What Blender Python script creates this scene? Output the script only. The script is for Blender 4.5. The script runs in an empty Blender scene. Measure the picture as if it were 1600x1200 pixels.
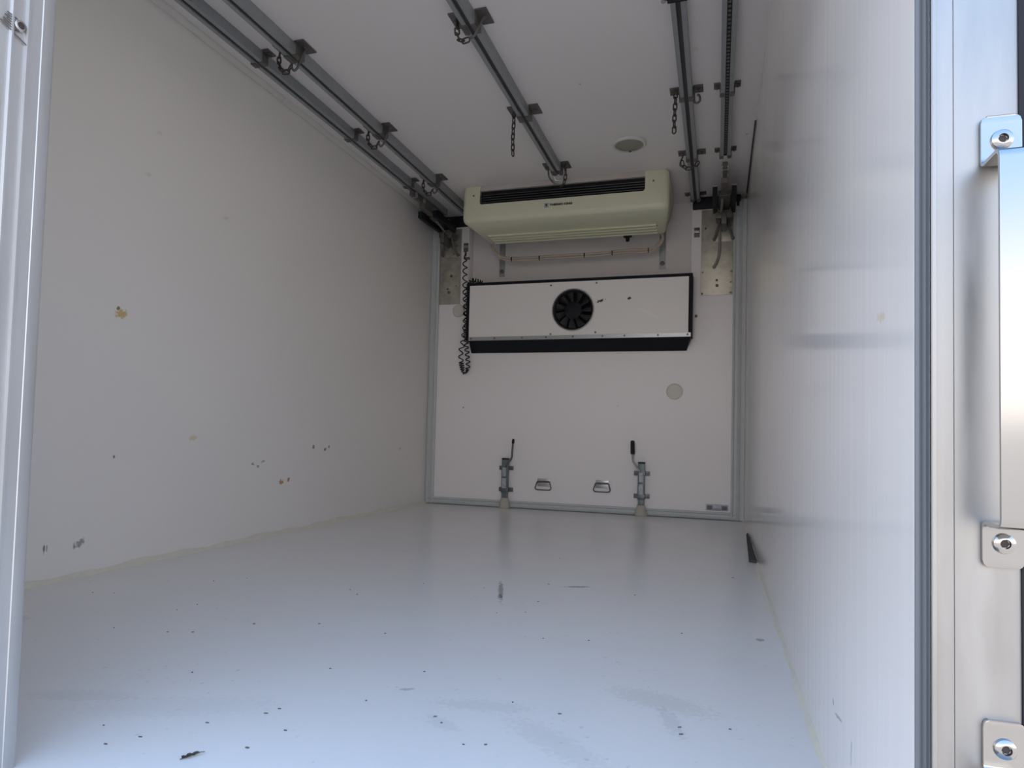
import bpy, bmesh, math, random
from mathutils import Vector, Matrix
random.seed(7)
sc = bpy.context.scene
COL = sc.collection

# ------------------------------------------------------------------ camera
cam_d = bpy.data.cameras.new('camera')
cam = bpy.data.objects.new('camera', cam_d); COL.objects.link(cam)
yaw, pitch, roll = .2996, .0408, .0247
fw = Vector((-math.sin(yaw)*math.cos(pitch), math.cos(yaw)*math.cos(pitch), math.sin(pitch)))
r0 = Vector((math.cos(yaw), math.sin(yaw), 0)); u0 = r0.cross(fw)
rt = r0*math.cos(roll)+u0*math.sin(roll); up = u0*math.cos(roll)-r0*math.sin(roll)
m = Matrix((rt, up, -fw)).transposed().to_4x4(); m.translation = Vector((2.0323, 0, .5076))
cam.matrix_world = m
cam_d.sensor_fit = 'HORIZONTAL'; cam_d.sensor_width = 36
cam_d.lens = 36*1040/1600; cam_d.shift_y = 37.6/1600
cam_d.clip_start = .01
sc.camera = cam

# ------------------------------------------------------------------ daylight
def make_world():
    w = bpy.data.worlds.new('sky'); sc.world = w; w.use_nodes = True
    nt = w.node_tree; nt.nodes.clear()
    out = nt.nodes.new('ShaderNodeOutputWorld'); bg = nt.nodes.new('ShaderNodeBackground')
    tc = nt.nodes.new('ShaderNodeTexCoord'); sep = nt.nodes.new('ShaderNodeSeparateXYZ')
    rp = nt.nodes.new('ShaderNodeValToRGB')
    e = rp.color_ramp.elements
    e[0].position = 0.0; e[0].color = (1.05, .97, .89, 1)
    e[1].position = 1.0; e[1].color = (.26, .47, .86, 1)
    k = e.new(.14); k.color = (1.10, 1.02, .95, 1)
    k = e.new(.42); k.color = (.45, .65, .97, 1)
    nt.links.new(tc.outputs['Generated'], sep.inputs[0])
    nt.links.new(sep.outputs['Z'], rp.inputs[0])
    nt.links.new(rp.outputs[0], bg.inputs[0]); bg.inputs[1].default_value = 1.0
    nt.links.new(bg.outputs[0], out.inputs[0])
make_world()
sun_d = bpy.data.lights.new('sun', 'SUN'); sun_d.energy = 5; sun_d.angle = .009; sun_d.color = (1, .95, .87)
sun = bpy.data.objects.new('sun', sun_d); COL.objects.link(sun)
sun.rotation_euler = Vector((-.35, -.75, -1.25)).to_track_quat('-Z', 'Y').to_euler()
# portal: only guides the sampling of sky light through the open doorway
por_d = bpy.data.lights.new('sky_portal', 'AREA'); por_d.shape = 'RECTANGLE'
por_d.size = 1.3; por_d.size_y = 2.3; por_d.cycles.is_portal = True
por = bpy.data.objects.new('sky_portal', por_d); COL.objects.link(por)
por.location = (1.66, .60, 1.02); por.rotation_euler = (math.pi/2, 0, 0)
try:
    sc.cycles.diffuse_bounces = 8; sc.cycles.max_bounces = 16; sc.cycles.use_denoising = True
except Exception: pass
sc.view_settings.view_transform = 'Standard'; sc.view_settings.look = 'None'
sc.view_settings.gamma = 1; sc.view_settings.use_curve_mapping = False
sc.view_settings.exposure = 1.58

# ------------------------------------------------------------------ sizes of the place
W, H, D, YO = 2.2, 2.103, 4.481, .672       # box width, height, bulkhead distance, doorway plane
YE = 4.575                                   # end wall behind the bulkhead

# ------------------------------------------------------------------ materials
def base(name):
    mt = bpy.data.materials.new(name); mt.use_nodes = True
    nt = mt.node_tree; return mt, nt, nt.nodes['Principled BSDF']
def nd(nt, t, **kw):
    n = nt.nodes.new(t)
    for k, v in kw.items(): setattr(n, k, v)
    return n
def mth(nt, op, a, b=None, clamp=False):
    n = nd(nt, 'ShaderNodeMath', operation=op, use_clamp=clamp)
    for i, v in enumerate((a, b)):
        if v is None: continue
        if isinstance(v, (int, float)): n.inputs[i].default_value = v
        else: nt.links.new(v, n.inputs[i])
    return n.outputs[0]
def noise(nt, vec, scale, detail=3, rough=.5):
    n = nd(nt, 'ShaderNodeTexNoise'); n.inputs['Scale'].default_value = scale
    n.inputs['Detail'].default_value = detail; n.inputs['Roughness'].default_value = rough
    if vec is not None: nt.links.new(vec, n.inputs['Vector'])
    return n.outputs['Fac']
def stretch(nt, sx, sy, sz):
    tc = nd(nt, 'ShaderNodeTexCoord'); mp = nd(nt, 'ShaderNodeMapping')
    mp.inputs['Scale'].default_value = (sx, sy, sz)
    nt.links.new(tc.outputs['Object'], mp.inputs[0]); return mp.outputs[0]
def mixc(nt, fac, a, b):
    n = nd(nt, 'ShaderNodeMix', data_type='RGBA')
    for s, v in ((0, fac), (6, a), (7, b)):
        if isinstance(v, (int, float)): n.inputs[s].default_value = v
        elif isinstance(v, tuple): n.inputs[s].default_value = (*v, 1)
        else: nt.links.new(v, n.inputs[s])
    return n.outputs[2]
def bump(nt, bsdf, h, strength, dist=.002):
    b = nd(nt, 'ShaderNodeBump'); b.inputs['Strength'].default_value = strength; b.inputs['Distance'].default_value = dist
    nt.links.new(h, b.inputs['Height']); nt.links.new(b.outputs[0], bsdf.inputs['Normal'])
def surf(name, col, rough=.5, metal=0., var=.06, scale=14, st=(1, 1, 1), rvar=.1, bmp=.05, spec=.5):
    """painted / metal surface with mild uneven tone and gloss"""
    mt, nt, b = base(name)
    v = stretch(nt, *st); f = noise(nt, v, scale, 4, .55)
    lo = tuple(max(0, c*(1-var)) for c in col); hi = tuple(min(1, c*(1+var)) for c in col)
    nt.links.new(mixc(nt, f, lo, hi), b.inputs['Base Color'])
    r = mth(nt, 'MULTIPLY_ADD', f, rvar); r.node.inputs[2].default_value = rough-rvar/2
    nt.links.new(r, b.inputs['Roughness']); b.inputs['Metallic'].default_value = metal
    b.inputs['Specular IOR Level'].default_value = spec
    if bmp: bump(nt, b, f, bmp)
    return mt
def grp(name, axes, col, rough, spots, smudge=.03, wave=0., speck=0., spec=.5, wst=(1, 1, 1)):
    """white glass-fibre sheet; spots = stains with a shape of their own: (a, b, ra, rb, angle, colour, strength)"""
    mt, nt, b = base(name)
    tc = nd(nt, 'ShaderNodeTexCoord'); sep = nd(nt, 'ShaderNodeSeparateXYZ'); nt.links.new(tc.outputs['Object'], sep.inputs[0])
    A, B = sep.outputs[axes[0]], sep.outputs[axes[1]]
    f = noise(nt, tc.outputs['Object'], 1.7, 5, .6)
    c = mixc(nt, f, tuple(x*(1-smudge) for x in col), tuple(min(1, x*(1+smudge)) for x in col))
    fine = noise(nt, tc.outputs['Object'], 95, 2, .5)
    if speck:
        sp = noise(nt, tc.outputs['Object'], 60, 1, .4)
        patch = noise(nt, tc.outputs['Object'], 5, 2, .5)
        k = mth(nt, 'MULTIPLY', mth(nt, 'MULTIPLY', mth(nt, 'SUBTRACT', sp, .70), 14, True), mth(nt, 'MULTIPLY', mth(nt, 'SUBTRACT', patch, .47), 6, True))
        c = mixc(nt, mth(nt, 'MULTIPLY', k, speck, True), c, (.30, .29, .27))
    for (a0, b0, ra, rb, ang, sc_, st) in spots:
        da, db = mth(nt, 'SUBTRACT', A, a0), mth(nt, 'SUBTRACT', B, b0)
        ca, sa = math.cos(ang), math.sin(ang)
        u = mth(nt, 'DIVIDE', mth(nt, 'ADD', mth(nt, 'MULTIPLY', da, ca), mth(nt, 'MULTIPLY', db, sa)), ra)
        v = mth(nt, 'DIVIDE', mth(nt, 'SUBTRACT', mth(nt, 'MULTIPLY', db, ca), mth(nt, 'MULTIPLY', da, sa)), rb)
        d = mth(nt, 'SQRT', mth(nt, 'ADD', mth(nt, 'MULTIPLY', u, u), mth(nt, 'MULTIPLY', v, v)))
        d = mth(nt, 'ADD', d, mth(nt, 'MULTIPLY', mth(nt, 'SUBTRACT', fine, .5), 1.9))
        k = mth(nt, 'MULTIPLY', mth(nt, 'MULTIPLY', mth(nt, 'SUBTRACT', 1.0, d), 2.5, True), st, True)
        c = mixc(nt, k, c, sc_)
    nt.links.new(c, b.inputs['Base Color'])
    r = mth(nt, 'MULTIPLY_ADD', f, .08); r.node.inputs[2].default_value = rough-.04
    nt.links.new(r, b.inputs['Roughness']); b.inputs['Specular IOR Level'].default_value = spec
    if wave:
        bump(nt, b, noise(nt, stretch(nt, *wst), 6, 2, .5), wave, .004)
    return mt

DK, OR, TN = (.07, .07, .075), (.50, .25, .07), (.62, .45, .22)
WHITE = (.81, .78, .745)
M = {}
M['floor'] = grp('floor_sheet', (0, 1), (.81, .79, .77), .22, [
    (1.362, 2.095, .150, .0095, -1.256, DK, .65), (1.385, 2.02, .035, .009, -1.256, DK, .7), (1.586, 2.246, .05, .012, .4, DK, .6),
    (2.144, 1.84, .012, .015, 0, DK, .5), (1.45, 1.222, .022, .006, .5, (.35, .35, .35), .6), (1.576, 1.104, .05, .02, -.5, (.5, .5, .5), .2),
    (1.96, 1.25, .02, .07, .3, (.45, .45, .45), .25), (1.62, 1.2, .11, .03, .2, (.55, .54, .52), .25), (1.93, 1.34, .12, .05, -.3, (.55, .53, .5), .3),
    (1.78, 1.10, .14, .04, -.6, (.55, .54, .52), .25), (1.1, 1.0, .2, .05, .4, (.6, .6, .6), .2), (.90, .98, .12, .03, .3, (.6, .6, .6), .25),
    (.30, 1.30, .04, .03, 0, (.5, .5, .5), .3), (2.17, 2.9, .02, .25, 0, (.55, .5, .42), .25)], .03, speck=.35, spec=.5)
M['wall_l'] = grp('wall_sheet_left', (1, 2), WHITE, .45, [
    (1.838, .905, .030, .018, .2, TN, 1.), (1.826, .922, .010, .008, 0, (.2, .12, .04), .9), (2.79, .252, .020, .014, 0, OR, .9), (2.845, .260, .013, .011, .4, (.3, .12, .04), .9),
    (2.205, .465, .025, .011, .1, (.66, .56, .33), .7), (2.576, .347, .012, .008, 0, DK, .6), (2.612, .334, .010, .007, 0, DK, .6), (2.647, .356, .016, .007, .3, DK, .5),
    (3.052, .421, .010, .013, 0, DK, .8), (3.162, .406, .013, .010, .5, DK, .8), (3.198, .42, .010, .010, .5, DK, .7), (4.056, .399, .012, .010, 0, DK, .4),
    (1.722, .112, .024, .012, .6, DK, .6), (1.700, .106, .004, .018, .0, DK, .5), (1.597, .111, .004, .016, 0, DK, .8), (1.606, .113, .003, .014, 0, DK, .6),
    (1.837, .396, .006, .006, 0, DK, .8), (1.969, 1.619, .016, .008, .3, (.6, .5, .3), .35), (1.926, 1.445, .016, .008, .3, (.6, .5, .3), .4), (2.337, 1.411, .02, .009, .3, (.62, .52, .32), .4)], .02)
M['wall_r'] = grp('wall_sheet_right', (1, 2), (.81, .785, .765), .115, [
    (1.093, .127, .008, .005, .5, DK, .6), (1.05, .122, .030, .003, -.2, DK, .5), (.956, .115, .003, .02, .1, DK, .5), (.80, .645, .02, .006, .2, (.66, .55, .35), .5)], .015, wave=.10, spec=.5, wst=(1, 5, .25))
M['bulk'] = grp('bulkhead_sheet', (0, 2), (.90, .86, .85), .42, [
    (1.39, .72, .010, .004, .5, (.5, .45, .4), .5), (.28, .70, .006, .006, 0, DK, .9), (.25, .93, .01, .01, 0, DK, 0.)], .02)
M['ceil'] = grp('ceiling_sheet', (0, 1), (.80, .765, .74), .5, [
    (1.93, 2.75, .012, .02, 0, (.6, .45, .3), .3), (2.16, 3.6, .008, .01, 0, DK, .5), (1.42, 2.9, .007, .01, 0, DK, .4)], .02)
M['end'] = surf('end_wall_sheet', (.76, .72, .70), .5, var=.03, scale=3, bmp=0)
M['bead'] = surf('sealant', (.74, .70, .60), .55, var=.12, scale=30)
M['cove'] = surf('cove_plastic', (.70, .68, .62), .5, var=.05)
M['gasket'] = surf('grey_gasket', (.52, .54, .54), .45, var=.08, scale=25)
M['gasket_dk'] = surf('dark_grey_seal', (.125, .135, .15), .45, var=.06, scale=20, st=(1, 1, .1))
M['alu'] = surf('brushed_aluminium', (.36, .355, .35), .40, .8, var=.22, scale=9, st=(5, 5, .8), rvar=.3, bmp=.04)
M['alu_dull'] = surf('worn_aluminium', (.56, .56, .56), .48, .75, var=.09, scale=9, st=(5, 5, .6), rvar=.2, bmp=.04)
M['steel'] = surf('polished_steel', (.40, .40, .40), .16, 1., var=.04, scale=12, rvar=.1, bmp=.02)
M['galv'] = surf('galvanised_steel', (.32, .335, .34), .46, .35, var=.14, scale=40, rvar=.15)
M['galv_dk'] = surf('tarnished_steel', (.15, .137, .128), .5, .45, var=.25, scale=45, rvar=.2)
M['plate'] = surf('stained_plate', (.42, .395, .335), .42, .55, var=.65, scale=15, rvar=.3)
M['rust'] = surf('rusty_chain', (.075, .062, .055), .55, .4, var=.3, scale=90)
M['zinc'] = surf('zinc_plated_steel', (.42, .43, .44), .35, .7, var=.12, scale=60)
M['lockb'] = surf('grey_lock_bracket', (.15, .15, .17), .4, .5, var=.15, scale=50)
M['jack'] = surf('grey_green_enamel', (.13, .17, .175), .4, .2, var=.15, scale=50)
M['black'] = surf('black_rubber_and_gap_shade', (.015, .016, .020), .55, var=.2, scale=20, spec=.25)  # rubber parts, also the shade filling the gap over the bulkhead
M['blackgl'] = surf('black_plastic', (.014, .015, .019), .55, var=.15, scale=20, spec=.2)
M['boxblk'] = surf('black_coated_sheet', (.012, .013, .018), .6, var=.15, scale=12, spec=.15)
M['lip'] = surf('fan_opening_lip', (.50, .49, .47), .4, .2, var=.2, scale=40)
M['blade'] = surf('fan_blade_plastic', (.085, .087, .093), .35, var=.1)
M['slat'] = surf('dark_grey_slat', (.045, .043, .045), .4, var=.1)
M['cream'] = surf('cream_casing', (.70, .70, .51), .38, var=.025, scale=5, bmp=0)
M['beige'] = surf('beige_strip', (.56, .51, .47), .5, var=.05)
M['hose'] = surf('cream_hose', (.52, .44, .36), .5, var=.15, scale=40)
M['greyhose'] = surf('grey_hose', (.25, .235, .21), .5, var=.1)
M['lens'] = surf('yellowed_lamp_lens', (.27, .265, .205), .3, var=.12, scale=25)
M['lamp_rim'] = surf('lamp_rim_plastic', (.66, .64, .60), .4, var=.03)
M['plug'] = surf('aged_plastic_cap', (.66, .63, .56), .45, var=.06)
M['foot'] = surf('worn_rubber_foot', (.47, .43, .36), .7, var=.2, scale=45)
M['panelw'] = grp('white_front_panel', (0, 2), (.86, .83, .80), .4, [
    (1.281, 1.414, .033, .0105, .30, (.01, .01, .01), 1.), (1.47, 1.424, .016, .0105, .4, (.01, .01, .01), 1.), (1.6, 1.32, .09, .012, -.5, (.9, .9, .88), .5)], .02)
M['sticker'] = surf('worn_sticker', (.42, .42, .47), .4, 0., var=.55, scale=55)
M['worn'] = surf('worn_bare_metal', (.72, .72, .71), .25, 1., var=.2, scale=80)
M['leafm'] = surf('dry_leaf', (.10, .085, .07), .7, var=.4, scale=160)
M['crumb'] = surf('dirt', (.13, .125, .115), .9, var=.3, scale=100)
M['gap'] = surf('rubber_and_slot_shade', (.055, .052, .05), .7, var=.3, scale=20)  # floor strip rubber, also the shade put into the rail slots
M['ink'] = surf('dark_ink', (.02, .02, .02), .5, var=0, bmp=0)
M['blue'] = surf('badge_field', (.34, .37, .42), .4, var=0, bmp=0)
M['tarmac'] = surf('pale_concrete', (.25, .22, .19), .9, var=.1, scale=.7)
M['hole'] = surf('bolt_hole', (.05, .035, .035), .7, var=.1)

# ------------------------------------------------------------------ mesh helpers
def bx(bm, x0, x1, y0, y1, z0, z1):
    vs = [bm.verts.new(p) for p in ((x0, y0, z0), (x1, y0, z0), (x1, y1, z0), (x0, y1, z0), (x0, y0, z1), (x1, y0, z1), (x1, y1, z1), (x0, y1, z1))]
    for f in ((3, 2, 1, 0), (4, 5, 6, 7), (0, 1, 5, 4), (1, 2, 6, 5), (2, 3, 7, 6), (3, 0, 4, 7)): bm.faces.new([vs[i] for i in f])
    return vs
def prism(bm, pts, axis, a, b):
    """polygon pts extruded along axis from a to b; pts are the two other coordinates in cyclic order x,y,z"""
    def P(p, t):
        return {'x': (t, p[0], p[1]), 'y': (p[0], t, p[1]), 'z': (p[0], p[1], t)}[axis]
    v0 = [bm.verts.new(P(p, a)) for p in pts]; v1 = [bm.verts.new(P(p, b)) for p in pts]
    n = len(pts)
    bm.faces.new(v0); bm.faces.new(v1[::-1])
    for i in range(n): bm.faces.new((v0[i], v1[i], v1[(i+1) % n], v0[(i+1) % n]))
def frame_of(d):
    d = d.normalized(); h = Vector((0, 0, 1)) if abs(d.z) < .9 else Vector((1, 0, 0))
    a = d.cross(h).normalized(); return a, d.cross(a)
def tube(bm, pts, r, n=10, closed=False, caps=True, radii=None):
    pts = [Vector(p) for p in pts]; N = len(pts); rings = []; a = None
    for i, p in enumerate(pts):
        d = (pts[(i+1) % N]-pts[i-1]) if closed else (pts[min(i+1, N-1)]-pts[max(i-1, 0)])
        if d.length < 1e-9: d = Vector((0, 0, 1))
        d.normalize()
        if a is None: a, _ = frame_of(d)
        a = (a-d*a.dot(d))
        a = a.normalized() if a.length > 1e-6 else frame_of(d)[0]
        b = d.cross(a); rr = radii[i] if radii else r
        rings.append([bm.verts.new(p+(a*math.cos(t)+b*math.sin(t))*rr) for t in (2*math.pi*k/n for k in range(n))])
    for i in range(N if closed else N-1):
        A, B = rings[i], rings[(i+1) % N]
        for k in range(n): bm.faces.new((A[k], A[(k+1) % n], B[(k+1) % n], B[k]))
    if caps and not closed: bm.faces.new(rings[0][::-1]); bm.faces.new(rings[-1])
def lathe(bm, c, axis, prof, n=32):
    """prof = (radius, offset along axis) from one end to the other"""
    c, ax = Vector(c), Vector(axis).normalized(); a, b = frame_of(ax); rings = []
    for r, t in prof:
        if r < 1e-6: rings.append([bm.verts.new(c+ax*t)])
        else: rings.append([bm.verts.new(c+ax*t+(a*math.cos(q)+b*math.sin(q))*r) for q in (2*math.pi*k/n for k in range(n))])
    for A, B in zip(rings, rings[1:]):
        for k in range(n):
            f = [A[k % len(A)], A[(k+1) % len(A)] if len(A) > 1 else None, B[(k+1) % len(B)] if len(B) > 1 else None, B[k % len(B)]]
            f = [v for v in f if v is not None]
            if len(f) >= 3: bm.faces.new(f)
    if len(rings[0]) > 1: bm.faces.new(rings[0][::-1])
    if len(rings[-1]) > 1: bm.faces.new(rings[-1])
def smoothpath(pts, k=6):
    P = [Vector(p) for p in pts]; out = []
    for i in range(len(P)-1):
        p0, p1, p2, p3 = P[max(i-1, 0)], P[i], P[i+1], P[min(i+2, len(P)-1)]
        for j in range(k):
            t = j/k
            out.append(.5*((2*p1)+(p2-p0)*t+(2*p0-5*p1+4*p2-p3)*t*t+(3*p1-p0-3*p2+p3)*t**3))
    out.append(P[-1]); return out
def obj(name, bm, mt, parent=None, smooth=35, bevel=0., seg=2):
    if bevel:
        bmesh.ops.remove_doubles(bm, verts=bm.verts, dist=1e-6)
        es = [e for e in bm.edges if len(e.link_faces) == 2 and e.calc_face_angle(0) > .6]
        bmesh.ops.bevel(bm, geom=es, offset=bevel, segments=seg, affect='EDGES', profile=.6)
    bmesh.ops.recalc_face_normals(bm, faces=bm.faces)
    me = bpy.data.meshes.new(name); bm.to_mesh(me); bm.free()
    for p in me.polygons: p.use_smooth = True
    me.set_sharp_from_angle(angle=math.radians(smooth))
    me.materials.append(mt)
    o = bpy.data.objects.new(name, me); COL.objects.link(o)
    if parent is not None:
        o.parent = parent; o.matrix_parent_inverse = Matrix.Translation(-Vector(world_loc(parent)))
    return o
def world_loc(o):
    v = Vector(o.location)
    if o.parent is not None and o.type == 'EMPTY': v += world_loc(o.parent)
    return v
def tag(o, label, cat, group=None):
    o['label'] = label; o['category'] = cat
    if group: o['group'] = group
    return o
def thing(name, label, cat, loc, group=None):
    o = bpy.data.objects.new(name, None); o.empty_display_size = .03; COL.objects.link(o); o.location = loc
    return tag(o, label, cat, group)
def struct(o):
    o['kind'] = 'structure'; return o
NB = bmesh.new

def prt(name, bm, mt, parent, **kw):                        # part whose mesh is written in world coordinates
    return obj(name, bm, mt, parent, **kw)

# ------------------------------------------------------------------ the box body
bm = NB(); bx(bm, -.09, W+.09, YO-.05, YE+.08, -.10, 0); struct(obj('floor', bm, M['floor']))
bm = NB(); bx(bm, -.09, W+.09, YO-.05, YE+.08, H, H+.10); struct(obj('ceiling', bm, M['ceil']))
bm = NB(); bx(bm, -.09, 0, YO, YE+.08, 0, H); struct(obj('wall_left', bm, M['wall_l']))
bm = NB(); bx(bm, W, W+.09, YO+.001, YE+.08, 0, H); struct(obj('wall_right', bm, M['wall_r']))
bm = NB(); bx(bm, 0, W, YE, YE+.08, 0, H); struct(obj('wall_end', bm, M['end']))
NX0, NX1, PT = .290, 1.857, 2.020          # notch sides and bulkhead top
bm = NB(); prism(bm, [(.001, .004), (2.199, .004), (2.199, PT), (NX1, PT), (NX1, 1.50), (NX0, 1.50), (NX0, PT), (.001, PT)], 'y', D, YE-.002)
struct(obj('wall_back', bm, M['bulk'], bevel=.003))
# ground outside
bm = NB(); bx(bm, -40, 40, -60, 30, -1.15, -1.05); struct(obj('ground', bm, M['tarmac']))

# bulkhead gasket: left upright, sill and right upright in one ribbed strip
def ribbed(bm, axis, a, b, p0, p1, depth, toward):
    """flat strip from p0 to p1 with two raised lips"""
    w = p1-p0; f = D
    prof = [(p0, f), (p0, f-depth*.7), (p0+.2*w, f-depth), (p0+.34*w, f-depth*.55), (p0+.62*w, f-depth*.55), (p0+.76*w, f-depth), (p1-.02*w, f-depth*.7), (p1, f)]
    if axis == 'z': prism(bm, prof, 'z', a, b)
    else: prism(bm, [(y, z) for z, y in prof], 'x', a, b)
bm = NB()
ribbed(bm, 'z', .003, PT-.01, .002, .068, .016, 0)
ribbed(bm, 'x', .03, 2.15, .004, .050, .0165, 0)
ribbed(bm, 'z', .003, PT+.03, 2.119, 2.171, .018, 0)
o = struct(obj('trim_1', bm, M['gasket'])); o['label'] = 'grey rubber gasket around the edge of the end bulkhead'
bm = NB(); prism(bm, [(2.174, D), (2.174, D-.012), (2.188, D-.020), (2.199, D-.022), (2.199, D)], 'z', .003, 2.06)
struct(obj('trim_2', bm, M['gasket']))
bm = NB(); bx(bm, .10, .30, D-.012, D+.06, PT+.002, H-.004); o = struct(obj('trim_3', bm, M['black'], bevel=.006)); o['label'] = 'black strip added as the shaded gap above the left bulkhead plate'  # black bars stand in for the dark, shaded gap over the bulkhead
bm = NB(); bx(bm, 1.862, 2.16, D-.012, D+.06, PT+.002, H-.004); o = struct(obj('trim_4', bm, M['black'], bevel=.006)); o['label'] = 'black strip added as the shaded gap above the right bulkhead plate'
# cove trunking along the left wall top
bm = NB(); prism(bm, [(.001, H-.001), (.001, H-.013), (.006, H-.016), (.020, H-.012), (.030, H-.005), (.032, H-.001)], 'y', YO+.1, 2.662)
prism(bm, [(.001, H-.001), (.001, H-.0135), (.006, H-.0165), (.0205, H-.0125), (.0305, H-.005), (.033, H-.001)], 'y', 2.668, D-.02)
o = struct(obj('trim_5', bm, M['cove'])); o['label'] = 'cream cove strip along the top of the left wall'
# sealant beads on the floor seams
def bead(x0, s, r):
    bm = NB(); N = 60; rows = []
    for i in range(N+1):
        y = YO+.09+(D-.02-YO-.09)*i/N; k = r*(1+.25*math.sin(i*1.7)+.2*math.sin(i*.63+1))
        rows.append([bm.verts.new((x0+s*dx*k, y, dz*k)) for dx, dz in ((0, 1.6), (.55, 1.0), (.9, .5), (1.3, .0))])
    for A, B in zip(rows, rows[1:]):
        for j in range(3): bm.faces.new((A[j], A[j+1], B[j+1], B[j]))
    return bm
struct(obj('baseboard_left', bead(.0, 1, .011), M['bead'], smooth=60))
struct(obj('baseboard_right', bead(W, -1, .006), M['bead'], smooth=60))
# side-door gaps in the right wall
bm = NB(); prism(bm, [(W-.001, H-.001), (W-.007, H-.001), (W-.001, H-.016)], 'y', 3.45, D-.03); o = struct(obj('trim_6', bm, M['gap'])); o['label'] = 'dark gap along the top of the right wall'

# doorway: gasket, aluminium post and its edge seal (right), closed door leaf (left)
ZB, ZT = -.30, H+.10
bm = NB(); prism(bm, [(W+.0003, YO+.0008), (W+.0005, YO-.001), (W+.003, YO-.003), (W+.0055, YO), (W+.008, YO-.003), (W+.010, YO), (W+.0115, YO-.002), (W+.0123, YO+.0008)], 'z', 0, ZT)
o = struct(obj('trim_7', bm, M['gasket_dk'])); o['label'] = 'dark grey ribbed seal on the right edge of the doorway'
x = W+.0125
bm = NB(); prism(bm, [(x, YO+.06), (x, YO-.003), (x+.0008, YO-.004), (x+.0040, YO-.004), (x+.0046, YO-.002), (x+.0052, YO), (x+.0175, YO), (x+.0180, YO+.0012), (x+.0186, YO), (x+.0670, YO), (x+.0676, YO+.0004), (x+.0676, YO+.06)], 'z', ZB, ZT)
post = struct(obj('door_post', bm, M['alu'])); post['label'] = 'bare aluminium door post at the right of the doorway'; post['category'] = 'post'
bm = NB(); prism(bm, [(x+.0677, YO+.05), (x+.0677, YO-.001), (x+.074, YO-.004), (x+.09, YO-.003), (x+.13, YO+.02), (x+.13, YO+.05)], 'z', ZB, ZT)
o = struct(obj('trim_8', bm, M['black'])); o['label'] = 'black seal beside the door post'

leaf = struct(obj('door_1', (lambda b: (bx(b, -.09, 1.030, .652, .735, -.02, ZT), b)[1])(NB()), M['alu_dull']))
leaf['label'] = 'closed left door leaf seen edge-on at the left of the doorway'; leaf['category'] = 'door'
prof = [(1.0302, .652), (1.040, .648), (1.047, .652), (1.0475, .6795), (1.0515, .681), (1.0515, .6838), (1.0475, .6855), (1.0475, .7022), (1.0515, .7037), (1.0515, .7062), (1.0475, .7078), (1.0475, .7268), (1.0484, .7280), (1.0484, .7440), (1.0470, .747), (1.0302, .747)]
bm = NB(); prism(bm, prof, 'z', -.02, ZT); prt('edge_profile', bm, M['alu_dull'], leaf)
# worn latch hole in the door edge
bm = NB(); lathe(bm, (1.0485, .6935, 1.0890), (1, 0, 0), [(.0090, 0), (.0085, .0026), (.0065, .0034), (.0050, .0034), (.0050, .0012)], 24)
ls = prt('latch_ring', bm, M['worn'], leaf)
bm = NB(); lathe(bm, (1.0486, .6935, 1.0890), (1, 0, 0), [(.0049, 0), (.0049, .0028)], 20); prt('latch_hole', bm, M['hole'], ls)
bm = NB()
for k, (t0, t1) in enumerate(((.0, .50), (.05, .62), (.0, .66), (.10, .58), (.02, .60), (.06, .52), (.0, .95))):
    k_ = k/6; a = Vector((1.0500, .6650+.009*(1-k_), 1.0990-.0165*k_)); d = Vector((0, .0400, -.0075-.010*k_))
    tube(bm, [a+d*t0, a+d*t1], .0009, 6)
prt('latch_scuff', bm, M['galv_dk'], leaf)

# ------------------------------------------------------------------ ceiling rails
ZR = H-.045                                  # underside of the rails
RX = {'a': .153, 'b': .325, 'c': 1.113, 'd': 1.881, 'e': 2.058}
def track(xc, y0, y1):
    bm = NB(); w, s, t = .027, .009, .003
    prof = [(-w, H-.0005), (-w, ZR), (-s, ZR), (-s, ZR+.007), (-s-t, ZR+.007), (-s-t, ZR+t), (-w+t, ZR+t), (-w+t, H-t), (w-t, H-t), (w-t, ZR+t), (s+t, ZR+t), (s+t, ZR+.007), (s, ZR+.007), (s, ZR), (w, ZR), (w, H-.0005)]
    prism(bm, [(xc+a, b) for a, b in prof], 'y', y0, y1)
    return bm
def bracket(xc, y, fl, ln, root, left=True, right=True):
    """clip holding a rail: one piece each side, flange on the ceiling and a hook under the rail"""
    w = .0275
    for s in (-1, 1):
        if (s < 0 and not left) or (s > 0 and not right): continue
        bm = NB(); x0, xm, x1 = xc+s*.0105, xc+s*(w+.0005), xc+s*(w+.0045)
        prism(bm, [(x0, ZR-.005), (x1, ZR-.005), (x1, H-.006), (x1, H-.0005), (xm, H-.0005), (xm, ZR-.001), (x0, ZR-.001)], 'y', y-ln*.3, y+ln*.3)
        bx(bm, *sorted((x1-s*.001, xc+s*(w+fl))), y-ln/2, y+ln/2, H-.006, H-.0006)
        b = prt('bracket', bm, M['galv_dk'], root)
        bm = NB(); lathe(bm, (xc+s*(w+fl*.58), y, H-.006), (0, 0, -1), [(.010, 0), (.010, .007), (.004, .0075), (.004, .013), (0, .013)], 6)
        prt('bolt', bm, M['galv_dk'], b)
GR = 'meat rails under the ceiling'
RL = {
 'a': ('grey ceiling rail nearest the left wall, running beside the cream cove strip', YO+.08, 4.33),
 'b': ('second grey ceiling rail from the left wall, with three short chain loops', YO+.08, 4.42),
 'c': ('grey ceiling rail over the middle, ending just before the cream cooling unit', YO+.08, 3.80),
 'd': ('grey ceiling rail with plain slot passing right of the cooling unit', YO+.08, 4.44),
 'e': ('grey ceiling rail closest to the right wall, black notched strip in its slot', YO+.08, 3.76)}
ROOT = {}
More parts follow.
